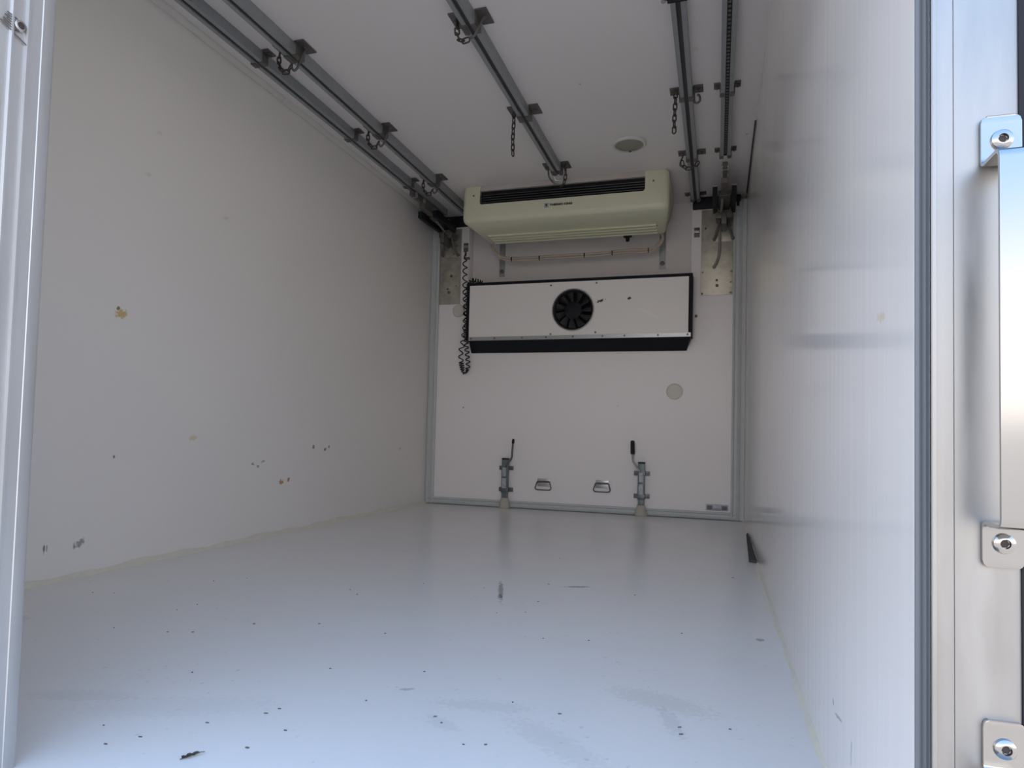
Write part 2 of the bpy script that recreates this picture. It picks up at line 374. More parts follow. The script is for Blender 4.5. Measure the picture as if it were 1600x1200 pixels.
for k in 'abcde':
    lab, y0, y1 = RL[k]; r = thing('ceiling_rail', lab, 'rail', (RX[k], y0, H), GR); ROOT[k] = r
    prt('track', track(RX[k], y0, y1), M['galv'], r)
    bm = NB(); bx(bm, RX[k]-.0088, RX[k]+.0088, y0, y1, ZR+.008, ZR+.011); prt('slot_shade_strip', bm, M['gap'], r)  # dark strip added to stand in for the shade inside the open slot
    fl, ln = {'a': (.034, .055), 'b': (.048, .095), 'c': (.050, .095), 'd': (.046, .062), 'e': (.030, .05)}[k]
    for y in (1.58, 2.32, 3.065, 3.755):
        if k == 'd' and y == 2.32: continue
        bracket(RX[k], y, fl, ln, r)
bracket(RX['d'], 4.40, .040, .05, ROOT['d'])
bracket(RX['b'], 4.39, .040, .05, ROOT['b'], left=False)
# notched strip inside the rightmost rail
bm = NB(); bx(bm, RX['e']-.0085, RX['e']+.0085, YO+.1, 3.74, ZR+.004, ZR+.007)
strip = prt('notched_strip', bm, M['black'], ROOT['e'])
bm = NB(); y = YO+.12
while y < 3.72:
    bx(bm, RX['e']-.0055, RX['e']+.0055, y, y+.012, ZR+.0015, ZR+.0045); y += .026
prt('tooth_row', bm, M['galv_dk'], strip)
# stop block on the fourth rail, by the top of the picture
bm = NB(); lathe(bm, (RX['d'], 2.27, ZR-.030), (0, 0, 1), [(.030, 0), (.052, .006), (.056, .014), (.056, .024), (.030, .028)], 24)
bx(bm, RX['d']-.034, RX['d']+.034, 2.225, 2.345, ZR-.012, ZR-.001)
sb = prt('stop_block', bm, M['blackgl'], ROOT['d'])
for s in (-1, 1):
    bm = NB(); lathe(bm, (RX['d']+s*.044, 2.295, ZR-.030), (0, 0, -1), [(.009, -.006), (.009, .006), (0, .007)], 12); prt('bolt', bm, M['zinc'], sb)
# end stops
for k, y in (('c', 3.80), ):
    bm = NB(); tube(bm, [(RX[k]-.03, y-.01, ZR-.004), (RX[k]-.018, y, ZR-.030), (RX[k]+.018, y, ZR-.030), (RX[k]+.03, y-.01, ZR-.004)], .006, 8)
    prt('end_stop', bm, M['zinc'], ROOT[k])

# ------------------------------------------------------------------ chains
def link_mesh():
    bm = NB(); L, w = .0170, .0082; pts = []
    for i in range(20):
        t = 2*math.pi*i/20; pts.append((w*math.cos(t), 0, w*math.sin(t)+(L-w)*(1 if math.sin(t) >= 0 else -1)))
    tube(bm, pts, .0033, 6, closed=True)
    bmesh.ops.recalc_face_normals(bm, faces=bm.faces)
    me = bpy.data.meshes.new('link'); bm.to_mesh(me); bm.free()
    for p in me.polygons: p.use_smooth = True
    me.materials.append(M['rust']); return me
LINK = link_mesh()
def chain(label, path, hook=None, step=.027):
    P = smoothpath(path, 10); root = thing('rail_chain', label, 'chain', P[0], 'short chains hung from the rails')
    acc, nxt, q = 0., step*.4, 0
    for a, b in zip(P, P[1:]):
        L = (b-a).length
        while acc+L >= nxt and L > 0:
            p = a+(b-a)*((nxt-acc)/L); d = (b-a).normalized()
            rot = Vector((0, 0, 1)).rotation_difference(d).to_matrix() @ Matrix.Rotation(math.radians(20+90*(q % 2)), 3, 'Z')
            o = bpy.data.objects.new('link', LINK); COL.objects.link(o); o.parent = root
            o.matrix_local = Matrix.Translation(p-P[0]) @ rot.to_4x4()
            nxt += step; q += 1
        acc += L
    if hook:
        bm = NB(); tube(bm, smoothpath(hook, 6), .0050, 8); prt('hook', bm, M['galv_dk'], root)
    return root
for y, lab in ((2.32, 'chain loop under the second rail from the left, nearest the doorway'), (3.065, 'chain loop under the second rail from the left, middle of its three'), (3.755, 'chain loop under the second rail from the left, nearest the cooling unit')):
    x = RX['b']
    chain(lab, [(x-.062, y-.01, H-.012), (x-.066, y-.01, ZR-.006), (x-.045, y-.02, ZR-.052), (x-.018, y-.02, ZR-.066), (x+.004, y-.02, ZR-.04)],
          [(x+.004, y-.02, ZR-.045), (x+.012, y-.015, ZR-.062), (x+.026, y-.01, ZR-.048), (x+.034, y, ZR-.01), (x+.046, y+.01, H-.012)])
x = RX['c']
chain('chain looped under the middle rail with a long bright hook, nearest the doorway', [(x-.052, 2.31, H-.014), (x-.052, 2.31, ZR-.01), (x-.036, 2.30, ZR-.048), (x-.008, 2.29, ZR-.062), (x+.012, 2.29, ZR-.050)],
      [(x+.010, 2.29, ZR-.055), (x+.026, 2.29, ZR-.050), (x+.040, 2.30, ZR-.012), (x+.052, 2.31, H-.02), (x+.062, 2.315, H-.010)])
chain('chain hanging straight down from the left side of the middle rail', [(x-.052, 3.06, H-.012), (x-.054, 3.06, ZR-.04), (x-.056, 3.06, ZR-.10), (x-.054, 3.06, ZR-.172)])
chain('short chain stub bunched at the far end of the middle rail', [(x+.050, 3.745, H-.012), (x+.052, 3.76, ZR-.01), (x+.040, 3.78, ZR-.05), (x+.022, 3.80, ZR-.062)],
      [(x-.05, 3.75, H-.01), (x-.052, 3.77, ZR-.01), (x-.03, 3.80, ZR-.04), (x-.008, 3.81, ZR-.052)])
x = RX['d']
chain('chain hanging straight down beside the plain-slotted rail right of centre', [(x-.048, 3.06, H-.012), (x-.050, 3.06, ZR-.05), (x-.052, 3.06, ZR-.10), (x-.052, 3.06, ZR-.165)],
      [(x+.034, 3.06, H-.012), (x+.034, 3.07, ZR-.012), (x+.048, 3.07, ZR-.022), (x+.060, 3.07, ZR-.010), (x+.056, 3.07, ZR+.012), (x+.046, 3.07, ZR+.016)])
chain('chain looped round the plain-slotted rail right of the cooling unit', [(x-.052, 3.75, ZR-.006), (x-.046, 3.75, ZR-.030), (x-.022, 3.74, ZR-.052), (x+.004, 3.74, ZR-.050), (x+.028, 3.745, ZR-.030), (x+.034, 3.75, ZR-.004)],
      [(x-.046, 3.755, H-.012), (x-.062, 3.755, ZR-.010), (x-.060, 3.75, ZR-.030), (x-.044, 3.75, ZR-.040)])

# ------------------------------------------------------------------ bulkhead trolleys at the rail ends
def trolley(xc, s, label, hose):
    t = thing('bulkhead_trolley', label, 'trolley', (xc, 4.2, ZR-.05), 'bulkhead trolleys on the outer rails')
    for k in (-1, 1):
        bm = NB(); bx(bm, *sorted((xc+k*.040, xc+k*.068)), 4.045, 4.40, 1.958, 2.004); sb_ = prt('side_bar', bm, M['blackgl'], t, bevel=.003)
        bm = NB(); bx(bm, *sorted((xc+k*.038, xc+k*.070)), 4.038, 4.052, 2.002, 2.007); prt('bar_cap', bm, M['zinc'], sb_)
    bm = NB(); bx(bm, xc-.036, xc+.036, 4.16, 4.42, 1.985, 2.020); bx(bm, xc-.014, xc+.014, 3.80, 4.20, 2.019, 2.050)
    bx(bm, xc-.020, xc+.020, 3.955, 4.17, 1.990, 2.056)
    prt('carriage', bm, M['galv_dk'], t, bevel=.003)
    for y in (3.84, 3.96, 4.30, 4.38):
        bm = NB(); lathe(bm, (xc-.020, y, 2.036), (1, 0, 0), [(.014, 0), (.018, .003), (.018, .037), (.014, .040)], 20); prt('wheel', bm, M['zinc'], t)
    bm = NB()                                  # knuckle with bolts in front of the plate
    bx(bm, xc-.050, xc+.050, 4.36, D-.012, 1.915, 1.958); bx(bm, xc-.016, xc+.016, 4.30, D-.012, 1.86, 1.930)
    prt('knuckle', bm, M['galv_dk'], t, bevel=.005)
    for k in (-1, 1):
        bm = NB(); tube(bm, smoothpath([(xc+k*.026, 4.42, 1.925), (xc+k*.034, 4.425, 1.88), (xc+k*.050, 4.445, 1.83), (xc+k*.056, 4.46, 1.808)], 4), .008, 8); prt('strut', bm, M['galv_dk'], t)
        bm = NB(); lathe(bm, (xc+k*.058, D-.0068, 1.812), (0, -1, 0), [(.011, 0), (.011, .016), (.006, .018), (.006, .026), (0, .026)], 6); prt('bolt', bm, M['galv_dk'], t)
    bm = NB(); prism(bm, [(xc-.054, 1.795), (xc+.054, 1.795), (xc+.036, 1.905), (xc-.036, 1.905)], 'y', D-.014, D-.0062); prt('back_plate', bm, M['plate'], t, bevel=.001)
    bm = NB(); tube(bm, smoothpath(hose, 6), .0085, 10); prt('hose', bm, M['greyhose'], t)
    return t
trolley(RX['e'], 1, 'dark trolley with twin bars at the end of the rail closest to the right wall', [(2.046, 4.20, 1.985), (2.040, 4.36, 1.955), (2.030, 4.432, 1.90), (2.034, 4.442, 1.82), (2.032, 4.446, 1.72), (2.018, 4.45, 1.66), (1.996, 4.452, 1.622)])
trolley(RX['a'], -1, 'dark trolley with twin bars in the far left ceiling corner', [(.150, 4.20, 1.985), (.150, 4.36, 1.95), (.155, 4.43, 1.90), (.17, 4.445, 1.84), (.185, 4.45, 1.81)])

# ------------------------------------------------------------------ cooling unit under the ceiling
ev = thing('cooling_unit', 'cream slim cooling unit with black louvred intake under the ceiling', 'cooling unit', (1.095, 4.15, H))
XC, YF = 1.095, 3.945
def casing():
    bm = NB(); gx0, gx1 = .562, 1.606
    xs = [(.445, .030), (.4465, .020), (.452, .010), (.462, .003), (.475, 0), (gx0, 0), (gx1, 0), (1.700, 0), (1.722, .003), (1.737, .010), (1.744, .020), (1.746, .034)]
    # profile: (y, z, follows the rounded ends)
    prof = [(YF+.012, H-.001), (YF+.004, H-.030), (YF, 1.977), (YF-.002, 1.940), (YF-.003, 1.900), (YF, 1.882), (YF+.008, 1.870), (YF+.022, 1.863), (YF+.20, 1.856),
            (YF+.42, 1.842), (YF+.438, 1.845), (YF+.450, 1.858), (YF+.480, 1.95), (YF+.490, H-.001)]
    rows = []
    for x, d in xs:
        row = []; drop = {0: .040, .020: .012, .010: .004}.get(d, 0) if d < .03 and d > 0 else (.030 if d >= .03 else 0)
        for i, (y, z) in enumerate(prof):
            yy = y+d if i < 9 else y-d*.6
            zz = z+d*.6 if 4 < i < 12 else z
            if i in (0, 13): zz -= drop
            k = 1-(.075 if i < 12 else .03 if i == 12 else 0)*max(0, (y-YF))/.45
            row.append(bm.verts.new((XC+(x-XC)*k, yy, zz)))
        rows.append(row)
    for j in range(len(xs)-1):
        for i in range(len(prof)-1):
            if xs[j][0] == gx0 and i < 2: continue
            bm.faces.new((rows[j][i], rows[j+1][i], rows[j+1][i+1], rows[j][i+1]))
    for row in (rows[0], rows[-1]): bm.faces.new(row)
    # reveal of the intake opening
    a, b = rows[5], rows[6]; dp = .035
    A = [bm.verts.new(v.co+Vector((0, dp, 0))) for v in a[:3]]; B = [bm.verts.new(v.co+Vector((0, dp, 0))) for v in b[:3]]
    for i in (0, 1): bm.faces.new((a[i], a[i+1], A[i+1], A[i])); bm.faces.new((b[i], B[i], B[i+1], b[i+1]))
    bm.faces.new((a[2], b[2], B[2], A[2]))
    for g, q in ((gx0, 1), (gx1, -1)):          # rounded lower corners of the opening
        prism(bm, [(g-q*.001, 1.976), (g+q*.016, 1.976), (g+q*.0075, 1.9795), (g+q*.0028, 1.9845), (g-q*.001, 1.994)], 'y', YF+.0005, YF+.027)
    return bm
o = prt('casing', casing(), M['cream'], ev, smooth=42)
# moulded ribs under the casing
bm = NB()
for k, y in enumerate((YF+.250, YF+.295, YF+.340, YF+.385)):
    tube(bm, [(.540+.0*k, y, 1.8515-.0032*k), (.550, y, 1.8485-.0032*k), (1.640, y, 1.8485-.0032*k), (1.650, y, 1.8515-.0032*k)], .0065, 8)
prt('underside_ribs', bm, M['cream'], ev)
# black intake with slats
bm = NB(); bx(bm, .563, 1.605, YF+.028, YF+.034, 1.978, 2.072); gr = prt('intake_grille', bm, M['blackgl'], ev)
for z in (1.990, 2.005, 2.020, 2.035):
    bm = NB(); prism(bm, [(YF+.004, z-.003), (YF+.027, z+.004), (YF+.027, z+.007), (YF+.003, z+.001)], 'x', .564, 1.604); prt('slat', bm, M['slat'], gr)
bm = NB(); prism(bm, [(YF+.006, 2.066), (YF+.034, 2.066), (YF+.034, H-.001), (YF+.013, H-.001)], 'x', .5625, 1.6055); prt('top_strip', bm, M['beige'], ev)
for px, pz in ((.520, 2.038), (1.655, 2.034)):
    bm = NB(); lathe(bm, (px, YF+.0045, pz), (0, -1, 0), [(.006, 0), (.006, .003), (.003, .004), (0, .004)], 12); prt('screw', bm, M['galv_dk'], ev)
for px in (.565, 1.655):
    bm = NB(); lathe(bm, (px, YF+.27, 1.853), (0, 0, -1), [(.0055, 0), (.0055, .004), (0, .005)], 12); prt('screw', bm, M['galv_dk'], ev)
# badge: little diamond field and lettering
bm = NB(); bx(bm, .992, 1.018, YF-.0036, YF-.0022, 1.922, 1.950); bd = prt('badge', bm, M['blue'], ev)
bm = NB(); prism(bm, [(.998, 1.944), (1.005, 1.926), (1.012, 1.944)], 'y', YF-.0044, YF-.0036); prt('badge_mark', bm, M['ink'], bd)
def lettering(body, x, y, z, size, mt, parent, length=None):
    cu = bpy.data.curves.new('lettering', 'FONT'); cu.body = body; cu.size = size; cu.extrude = .0004; cu.offset = .0009
    t = bpy.data.objects.new('lettering_tmp', cu); COL.objects.link(t)
    bpy.context.view_layer.update()
    me = bpy.data.meshes.new_from_object(t.evaluated_get(bpy.context.evaluated_depsgraph_get()))
    bpy.data.objects.remove(t)
    wx = max(v.co.x for v in me.vertices)
    k = (length/wx) if length else 1
    me.transform(Matrix.Translation((x, y, z)) @ Matrix.Rotation(math.pi/2, 4, 'X') @ Matrix.Scale(k, 4, (1, 0, 0)))
    me.materials.clear(); me.materials.append(mt)
    o = bpy.data.objects.new('lettering', me); COL.objects.link(o); o.parent = parent
    o.matrix_parent_inverse = Matrix.Translation(-Vector(world_loc(parent)))
    return o
lettering('THERMO KING', 1.026, YF-.0036, 1.931, .0175, M['ink'], ev, .142)
# drain spout below
bm = NB(); lathe(bm, (1.452, 4.375, 1.848), (0, 0, -1), [(.030, 0), (.028, .012), (.014, .018), (.012, .040), (0, .040)], 20)
tag(obj('drain_spout', bm, M['black']), 'small black drain spout under the cooling unit', 'spout')
# hose slung under the unit
hz = thing('drain_hose', 'thin cream hose slung below the cooling unit, tied at intervals', 'hose', (.48, 4.44, 1.86))
hp = [(.500, 4.37, 1.862), (.492, 4.41, 1.848), (.505, 4.44, 1.812), (.540, 4.45, 1.776), (.600, 4.45, 1.756), (.700, 4.45, 1.749), (.864, 4.45, 1.750), (1.091, 4.45, 1.751), (1.250, 4.45, 1.752), (1.380, 4.45, 1.759), (1.470, 4.45, 1.762), (1.560, 4.45, 1.758), (1.615, 4.45, 1.770), (1.655, 4.45, 1.800), (1.676, 4.44, 1.835), (1.670, 4.40, 1.862)]
HP = smoothpath(hp, 6)
for off in (.0082, -.0082):
    bm = NB(); tube(bm, [p+Vector((0, 0, off)) for p in HP], .0080, 10); prt('tube', bm, M['hose'], hz)
for q in (26, 35, 44, 52, 68):
    p = HP[q]; bm = NB(); lathe(bm, p, (1, 0, 0), [(.0172, -.003), (.0172, .003)], 14); prt('cable_tie', bm, M['black'], hz)
# hanger straps on the end wall
for x0, zt, zb_, lab in ((.519, 1.95, 1.660, 'flat grey hanger strap below the left end of the cooling unit'), (1.664, 1.95, 1.660, 'flat grey hanger strap below the right end of the cooling unit')):
    s = thing('hanger_strap', lab, 'strap', (x0, YE, zb_), 'hanger straps behind the cooling unit')
    bm = NB(); bx(bm, x0-.021, x0+.021, YE-.006, YE-.001, zb_, zt); prt('strap', bm, M['galv'], s, bevel=.001)
    bm = NB(); lathe(bm, (x0, YE-.006, zb_+.038), (0, -1, 0), [(.016, 0), (.016, .003), (.010, .004), (.010, .012), (.004, .013), (0, .013)], 16); prt('bolt', bm, M['galv_dk'], s)

# ceiling lamp
lp = thing('ceiling_lamp', 'small round yellowed ceiling lamp in a white rim', 'lamp', (1.559, 3.563, H))
bm = NB(); lathe(bm, (1.559, 3.563, H-.0005), (0, 0, -1), [(.094, 0), (.094, .006), (.086, .014), (.078, .014), (.077, .006)], 48); prt('rim', bm, M['lamp_rim'], lp)
bm = NB(); lathe(bm, (1.559, 3.563, H-.004), (0, 0, -1), [(.077, 0), (.077, .004), (.068, .010), (.040, .014), (0, .015)], 40); prt('lens', bm, M['lens'], lp)
bm = NB(); lathe(bm, (1.555, 3.637, H-.011), (0, 0, -1), [(.007, 0), (.007, .004), (0, .005)], 12); prt('screw', bm, M['ink'], lp)

# ------------------------------------------------------------------ circulating fan box on the bulkhead
fb = thing('fan_box', 'long white-fronted fan box in black housing on the end bulkhead', 'fan box', (1.10, D, 1.36))
FY = 4.363; FC = Vector((1.096, FY, 1.361)); FR = .139
X0, X1, Z0, Z1 = .352, 1.848, 1.188, 1.553
bm = NB()                                    # hollow black housing
t = .018
bx(bm, .328, 1.872, FY+.002, D-.001, 1.555, 1.574); bx(bm, .328, .350, FY+.002, D-.001, 1.166, 1.555); bx(bm, 1.850, 1.872, FY+.002, D-.001, 1.166, 1.555)
bx(bm, .350, 1.850, FY+.002, D-.001, 1.166, 1.188); bx(bm, .350, 1.850, D-.02, D-.001, 1.188, 1.555)
prt('housing', bm, M['boxblk'], fb)
bm = NB()                                    # front sheet with the round fan opening
angs = sorted([2*math.pi*k/72 for k in range(72)]+[math.atan2(z-FC.z, x-FC.x) % (2*math.pi) for x in (X0, X1) for z in (Z0, Z1)])
def rect_pt(a):
    c, s = math.cos(a), math.sin(a); k = 1e9
    if c > 1e-9: k = min(k, (X1-FC.x)/c)
    if c < -1e-9: k = min(k, (X0-FC.x)/c)
    if s > 1e-9: k = min(k, (Z1-FC.z)/s)
    if s < -1e-9: k = min(k, (Z0-FC.z)/s)
    return FC.x+c*k, FC.z+s*k
rings = []
for y in (FY, FY+.002):
    rings.append(([bm.verts.new((FC.x+FR*math.cos(a), y, FC.z+FR*math.sin(a))) for a in angs], [bm.verts.new((rect_pt(a)[0], y, rect_pt(a)[1])) for a in angs]))
n = len(angs)
for i in range(n):
    j = (i+1) % n
    for I, O in rings: bm.faces.new((I[i], I[j], O[j], O[i]))
    bm.faces.new((rings[0][0][i], rings[0][0][j], rings[1][0][j], rings[1][0][i])); bm.faces.new((rings[0][1][i], rings[0][1][j], rings[1][1][j], rings[1][1][i]))
fp = prt('front_panel', bm, M['panelw'], fb)
for px, pz in ((.941, 1.532), (1.253, 1.536), (.945, 1.199), (1.251, 1.205)):
    bm = NB(); lathe(bm, (px, FY, pz), (0, -1, 0), [(.0065, 0), (.0065, .003), (.003, .004), (0, .004)], 10); prt('screw', bm, M['galv_dk'], fp)
bm = NB(); prism(bm, [(FY+.001, 1.190), (FY-.003, 1.190), (FY-.004, 1.164), (FY+.001, 1.163)], 'x', .352, 1.864); es = prt('edge_strip', bm, M['zinc'], fb)
for px in (.372, .545, .745, .915, 1.10, 1.30, 1.445, 1.66, 1.845):
    bm = NB(); lathe(bm, (px, FY-.0034, 1.178), (0, -1, 0), [(.0065, 0), (.0065, .003), (.003, .004), (0, .004)], 8); prt('screw', bm, M['galv_dk'], es)
bm = NB()                                    # sloped black outlet below
v = [bm.verts.new(p) for p in ((.357, FY-.001, 1.1625), (1.862, FY-.001, 1.1625), (1.862, D-.001, 1.1625), (.357, D-.001, 1.1625), (.337, D-.018, 1.091), (1.834, D-.018, 1.089), (1.834, D-.001, 1.089), (.337, D-.001, 1.091))]
for f in ((3, 2, 1, 0), (4, 5, 6, 7), (0, 1, 5, 4), (1, 2, 6, 5), (2, 3, 7, 6), (3, 0, 4, 7)): bm.faces.new([v[i] for i in f])
prt('lower_outlet', bm, M['boxblk'], fb)
bm = NB(); lathe(bm, FC, (0, 1, 0), [(.1385, .003), (.1415, -.004), (.1355, -.006), (.131, -.002), (.127, .020), (.125, .060), (.131, .060), (.137, .020)], 56)
bm.faces.ensure_lookup_table()
big = [f for f in bm.faces if len(f.verts) > 20]; bmesh.ops.delete(bm, geom=big, context='FACES_ONLY')
fr = prt('fan_ring', bm, M['slat'], fb)
bm = NB(); lathe(bm, FC, (0, -1, 0), [(.1385, .0035), (.1400, .0085), (.1432, .0085), (.1455, .0045)], 56); bm.faces.ensure_lookup_table()
bmesh.ops.delete(bm, geom=[f for f in bm.faces if len(f.verts) > 20], context='FACES_ONLY'); prt('bright_lip', bm, M['lip'], fr)
fan = NB(); lathe(fan, FC, (0, 1, 0), [(.052, .014), (.058, .018), (.060, .026), (.060, .056)], 36); fan = prt('fan', fan, M['blackgl'], fb)
for k in range(11):
    bm = NB(); a0 = 2*math.pi*k/11; rows = []
    for i in range(5):
        r = .056+(.122-.056)*i/4; row = []
        for j, (da, dy) in enumerate(((-.17, .010), (0, .020), (.15, .036))):
            a = a0+da*(1+.25*i/4)+.10*i/4; row.append(bm.verts.new((FC.x+r*math.cos(a), FC.y+dy, FC.z+r*math.sin(a))))
        rows.append(row)
    fs = [bm.faces.new((A[j], A[j+1], B[j+1], B[j])) for A, B in zip(rows, rows[1:]) for j in range(2)]
    bmesh.ops.solidify(bm, geom=fs, thickness=.002)
    prt('blade', bm, M['blade'], fan, smooth=60)

# ------------------------------------------------------------------ coiled cable beside the fan box
def coil(path, turns_at, rad, n=16):
    P = smoothpath(path, 12); out = []; ph = 0.
    S = [0.]
    for a, b in zip(P, P[1:]): S.append(S[-1]+(b-a).length)
    fine = []
    for i, (a, b) in enumerate(zip(P, P[1:])):
        m_ = max(2, int((b-a).length/.0016))
        for j in range(m_): fine.append((a+(b-a)*j/m_, (b-a).normalized(), (S[i]+(S[i+1]-S[i])*j/m_)/S[-1], (b-a).length/m_))
    for p, d, s, ds in fine:
        ph += 2*math.pi*ds/turns_at(s); e1 = Vector((1, 0, 0))-d*d.x
        e1 = e1.normalized() if e1.length > .2 else Vector((0, 0, 1)); e2 = d.cross(e1)
        env = min(1, s*14, (1-s)*14+.3)
        out.append(p+(e1*math.cos(ph)+e2*math.sin(ph))*rad*env)
    return out
A = [(.282, 4.43, 1.805), (.284, 4.43, 1.717), (.288, 4.425, 1.601), (.296, 4.42, 1.485), (.302, 4.42, 1.369), (.300, 4.42, 1.277), (.290, 4.42, 1.185), (.270, 4.43, 1.103), (.268, 4.44, 1.038), (.280, 4.45, .965), (.292, 4.45, .940)]
B = [(.292, 4.45, .940), (.312, 4.45, .960), (.322, 4.445, 1.010), (.318, 4.44, 1.060), (.311, 4.43, 1.139), (.306, 4.425, 1.231), (.306, 4.425, 1.323), (.309, 4.42, 1.438), (.318, 4.41, 1.540), (.345, 4.41, 1.600), (.385, 4.42, 1.600), (.425, 4.42, 1.592)]
bm = NB()
tube(bm, coil(A, lambda s: .052 if s < .9 else .016, .0155), .0040, 6)
tube(bm, coil(B, lambda s: .013 if s < .06 else (.034 if s < .45 else (.045 if s < .82 else .016)), .0150), .0040, 6)
cc = thing('coiled_cable', 'black coiled cable hanging in a long loop left of the fan box', 'cable', (.28, 4.44, 1.81))
prt('coil', bm, M['black'], cc, smooth=80)
bm = NB(); bx(bm, .262, .302, 4.455, D-.001, 1.776, 1.788); lathe(bm, (.282, 4.44, 1.80), (0, 0, 1), [(.006, -.01), (.008, .0), (.008, .022), (.004, .03)], 12); prt('cable_clip', bm, M['galv_dk'], cc)

# round caps
for (cx_, cz, r, lab) in ((.224, 1.402, .046, 'round cream wall cap half hidden behind the black coiled cable'), (1.762, .820, .053, 'round cream wall cap low on the right of the bulkhead')):
    bm = NB(); lathe(bm, (cx_, D-.0005, cz), (0, -1, 0), [(r, 0), (r, .006), (r*.93, .011), (r*.86, .011), (r*.83, .008), (0, .008)], 40)
    tag(obj('round_plug', bm, M['plug']), lab, 'cap', 'round caps on the bulkhead')

# stained metal plates at the top corners of the bulkhead
def plate(x0, x1, z0, z1, label, bolts):
    p = thing('corner_plate', label, 'plate', ((x0+x1)/2, D, z0), 'metal plates at the bulkhead top corners')
    bm = NB(); bx(bm, x0, x1, D-.006, D-.0005, z0, z1); prt('sheet', bm, M['plate'], p, bevel=.0012)
    for bx_, bz, r in bolts:
        bm = NB(); lathe(bm, (bx_, D-.006, bz), (0, -1, 0), [(r, 0), (r, .003), (r*.5, .005), (0, .005)], 10); prt('bolt', bm, M['galv_dk'], p)
plate(.070, .233, 1.452, 2.005, 'stained metal plate at the left top corner of the bulkhead', [(.160, 1.660, .010), (.145, 1.540, .011), (.135, 1.565, .007), (.20, 1.585, .004), (.200, 1.88, .006), (.10, 1.86, .006)])
plate(1.919, 2.117, 1.448, 2.012, 'stained metal plate at the right top corner of the bulkhead', [(2.020, 1.510, .010), (2.018, 1.545, .008), (1.928, 1.460, .006), (2.105, 1.462, .006), (1.930, 1.60, .005), (2.108, 1.60, .006), (2.02, 1.67, .006), (1.945, 1.89, .007), (2.10, 1.90, .008), (2.105, 1.53, .005)])
# small catches on the white strips beside the notch
for x0, z0, lab in ((.268, 1.866, 'small metal catch on the white strip above the coiled cable'), (1.890, 1.868, 'small metal catch on the white strip right of the cooling unit')):
    c = thing('panel_catch', lab, 'catch', (x0, D, z0), 'small catches on the bulkhead')
    bm = NB(); bx(bm, x0-.018, x0+.018, D-.004, D-.0005, z0-.032, z0+.032); prt('catch_plate', bm, M['galv_dk'], c, bevel=.001)
    bm = NB(); bx(bm, x0-.017, x0+.017, D-.016, D-.004, z0-.004, z0+.012); prt('catch_lip', bm, M['zinc'], c, bevel=.002)
# little bolt right of the fan box
bm = NB(); lathe(bm, (1.892, D-.0005, 1.315), (0, -1, 0), [(.010, 0), (.010, .008), (.005, .009), (0, .012)], 6); tag(obj('wall_bolt', bm, M['galv_dk']), 'single small bolt in the bulkhead right of the fan box', 'bolt')

# lift handles low on the bulkhead
for x0, z0, lab in ((.890, .190, 'small folding lift handle nearer the left floor lock'), (1.297, .196, 'small folding lift handle nearer the right floor lock')):
    h = thing('lift_handle', lab, 'handle', (x0, D, z0), 'folding lift handles on the bulkhead')
    bm = NB(); bx(bm, x0-.044, x0+.044, D-.003, D-.0005, z0-.030, z0+.024); prt('base_plate', bm, M['zinc'], h, bevel=.001)
    bm = NB(); tube(bm, [(x0-.043, D-.008, z0+.003), (x0+.043, D-.008, z0+.003)], .0065, 10); prt('hinge_barrel', bm, M['galv_dk'], h)
    loop = [(x0-.044, D-.009, z0+.002), (x0-.050, D-.012, z0-.018), (x0-.056, D-.015, z0-.040), (x0-.050, D-.016, z0-.050), (x0-.036, D-.016, z0-.053), (x0+.036, D-.016, z0-.053), (x0+.050, D-.016, z0-.050), (x0+.056, D-.015, z0-.040), (x0+.050, D-.012, z0-.018), (x0+.044, D-.009, z0+.002)]
    bm = NB(); tube(bm, smoothpath(loop, 4), .0042, 8); prt('bail', bm, M['galv_dk'], h)

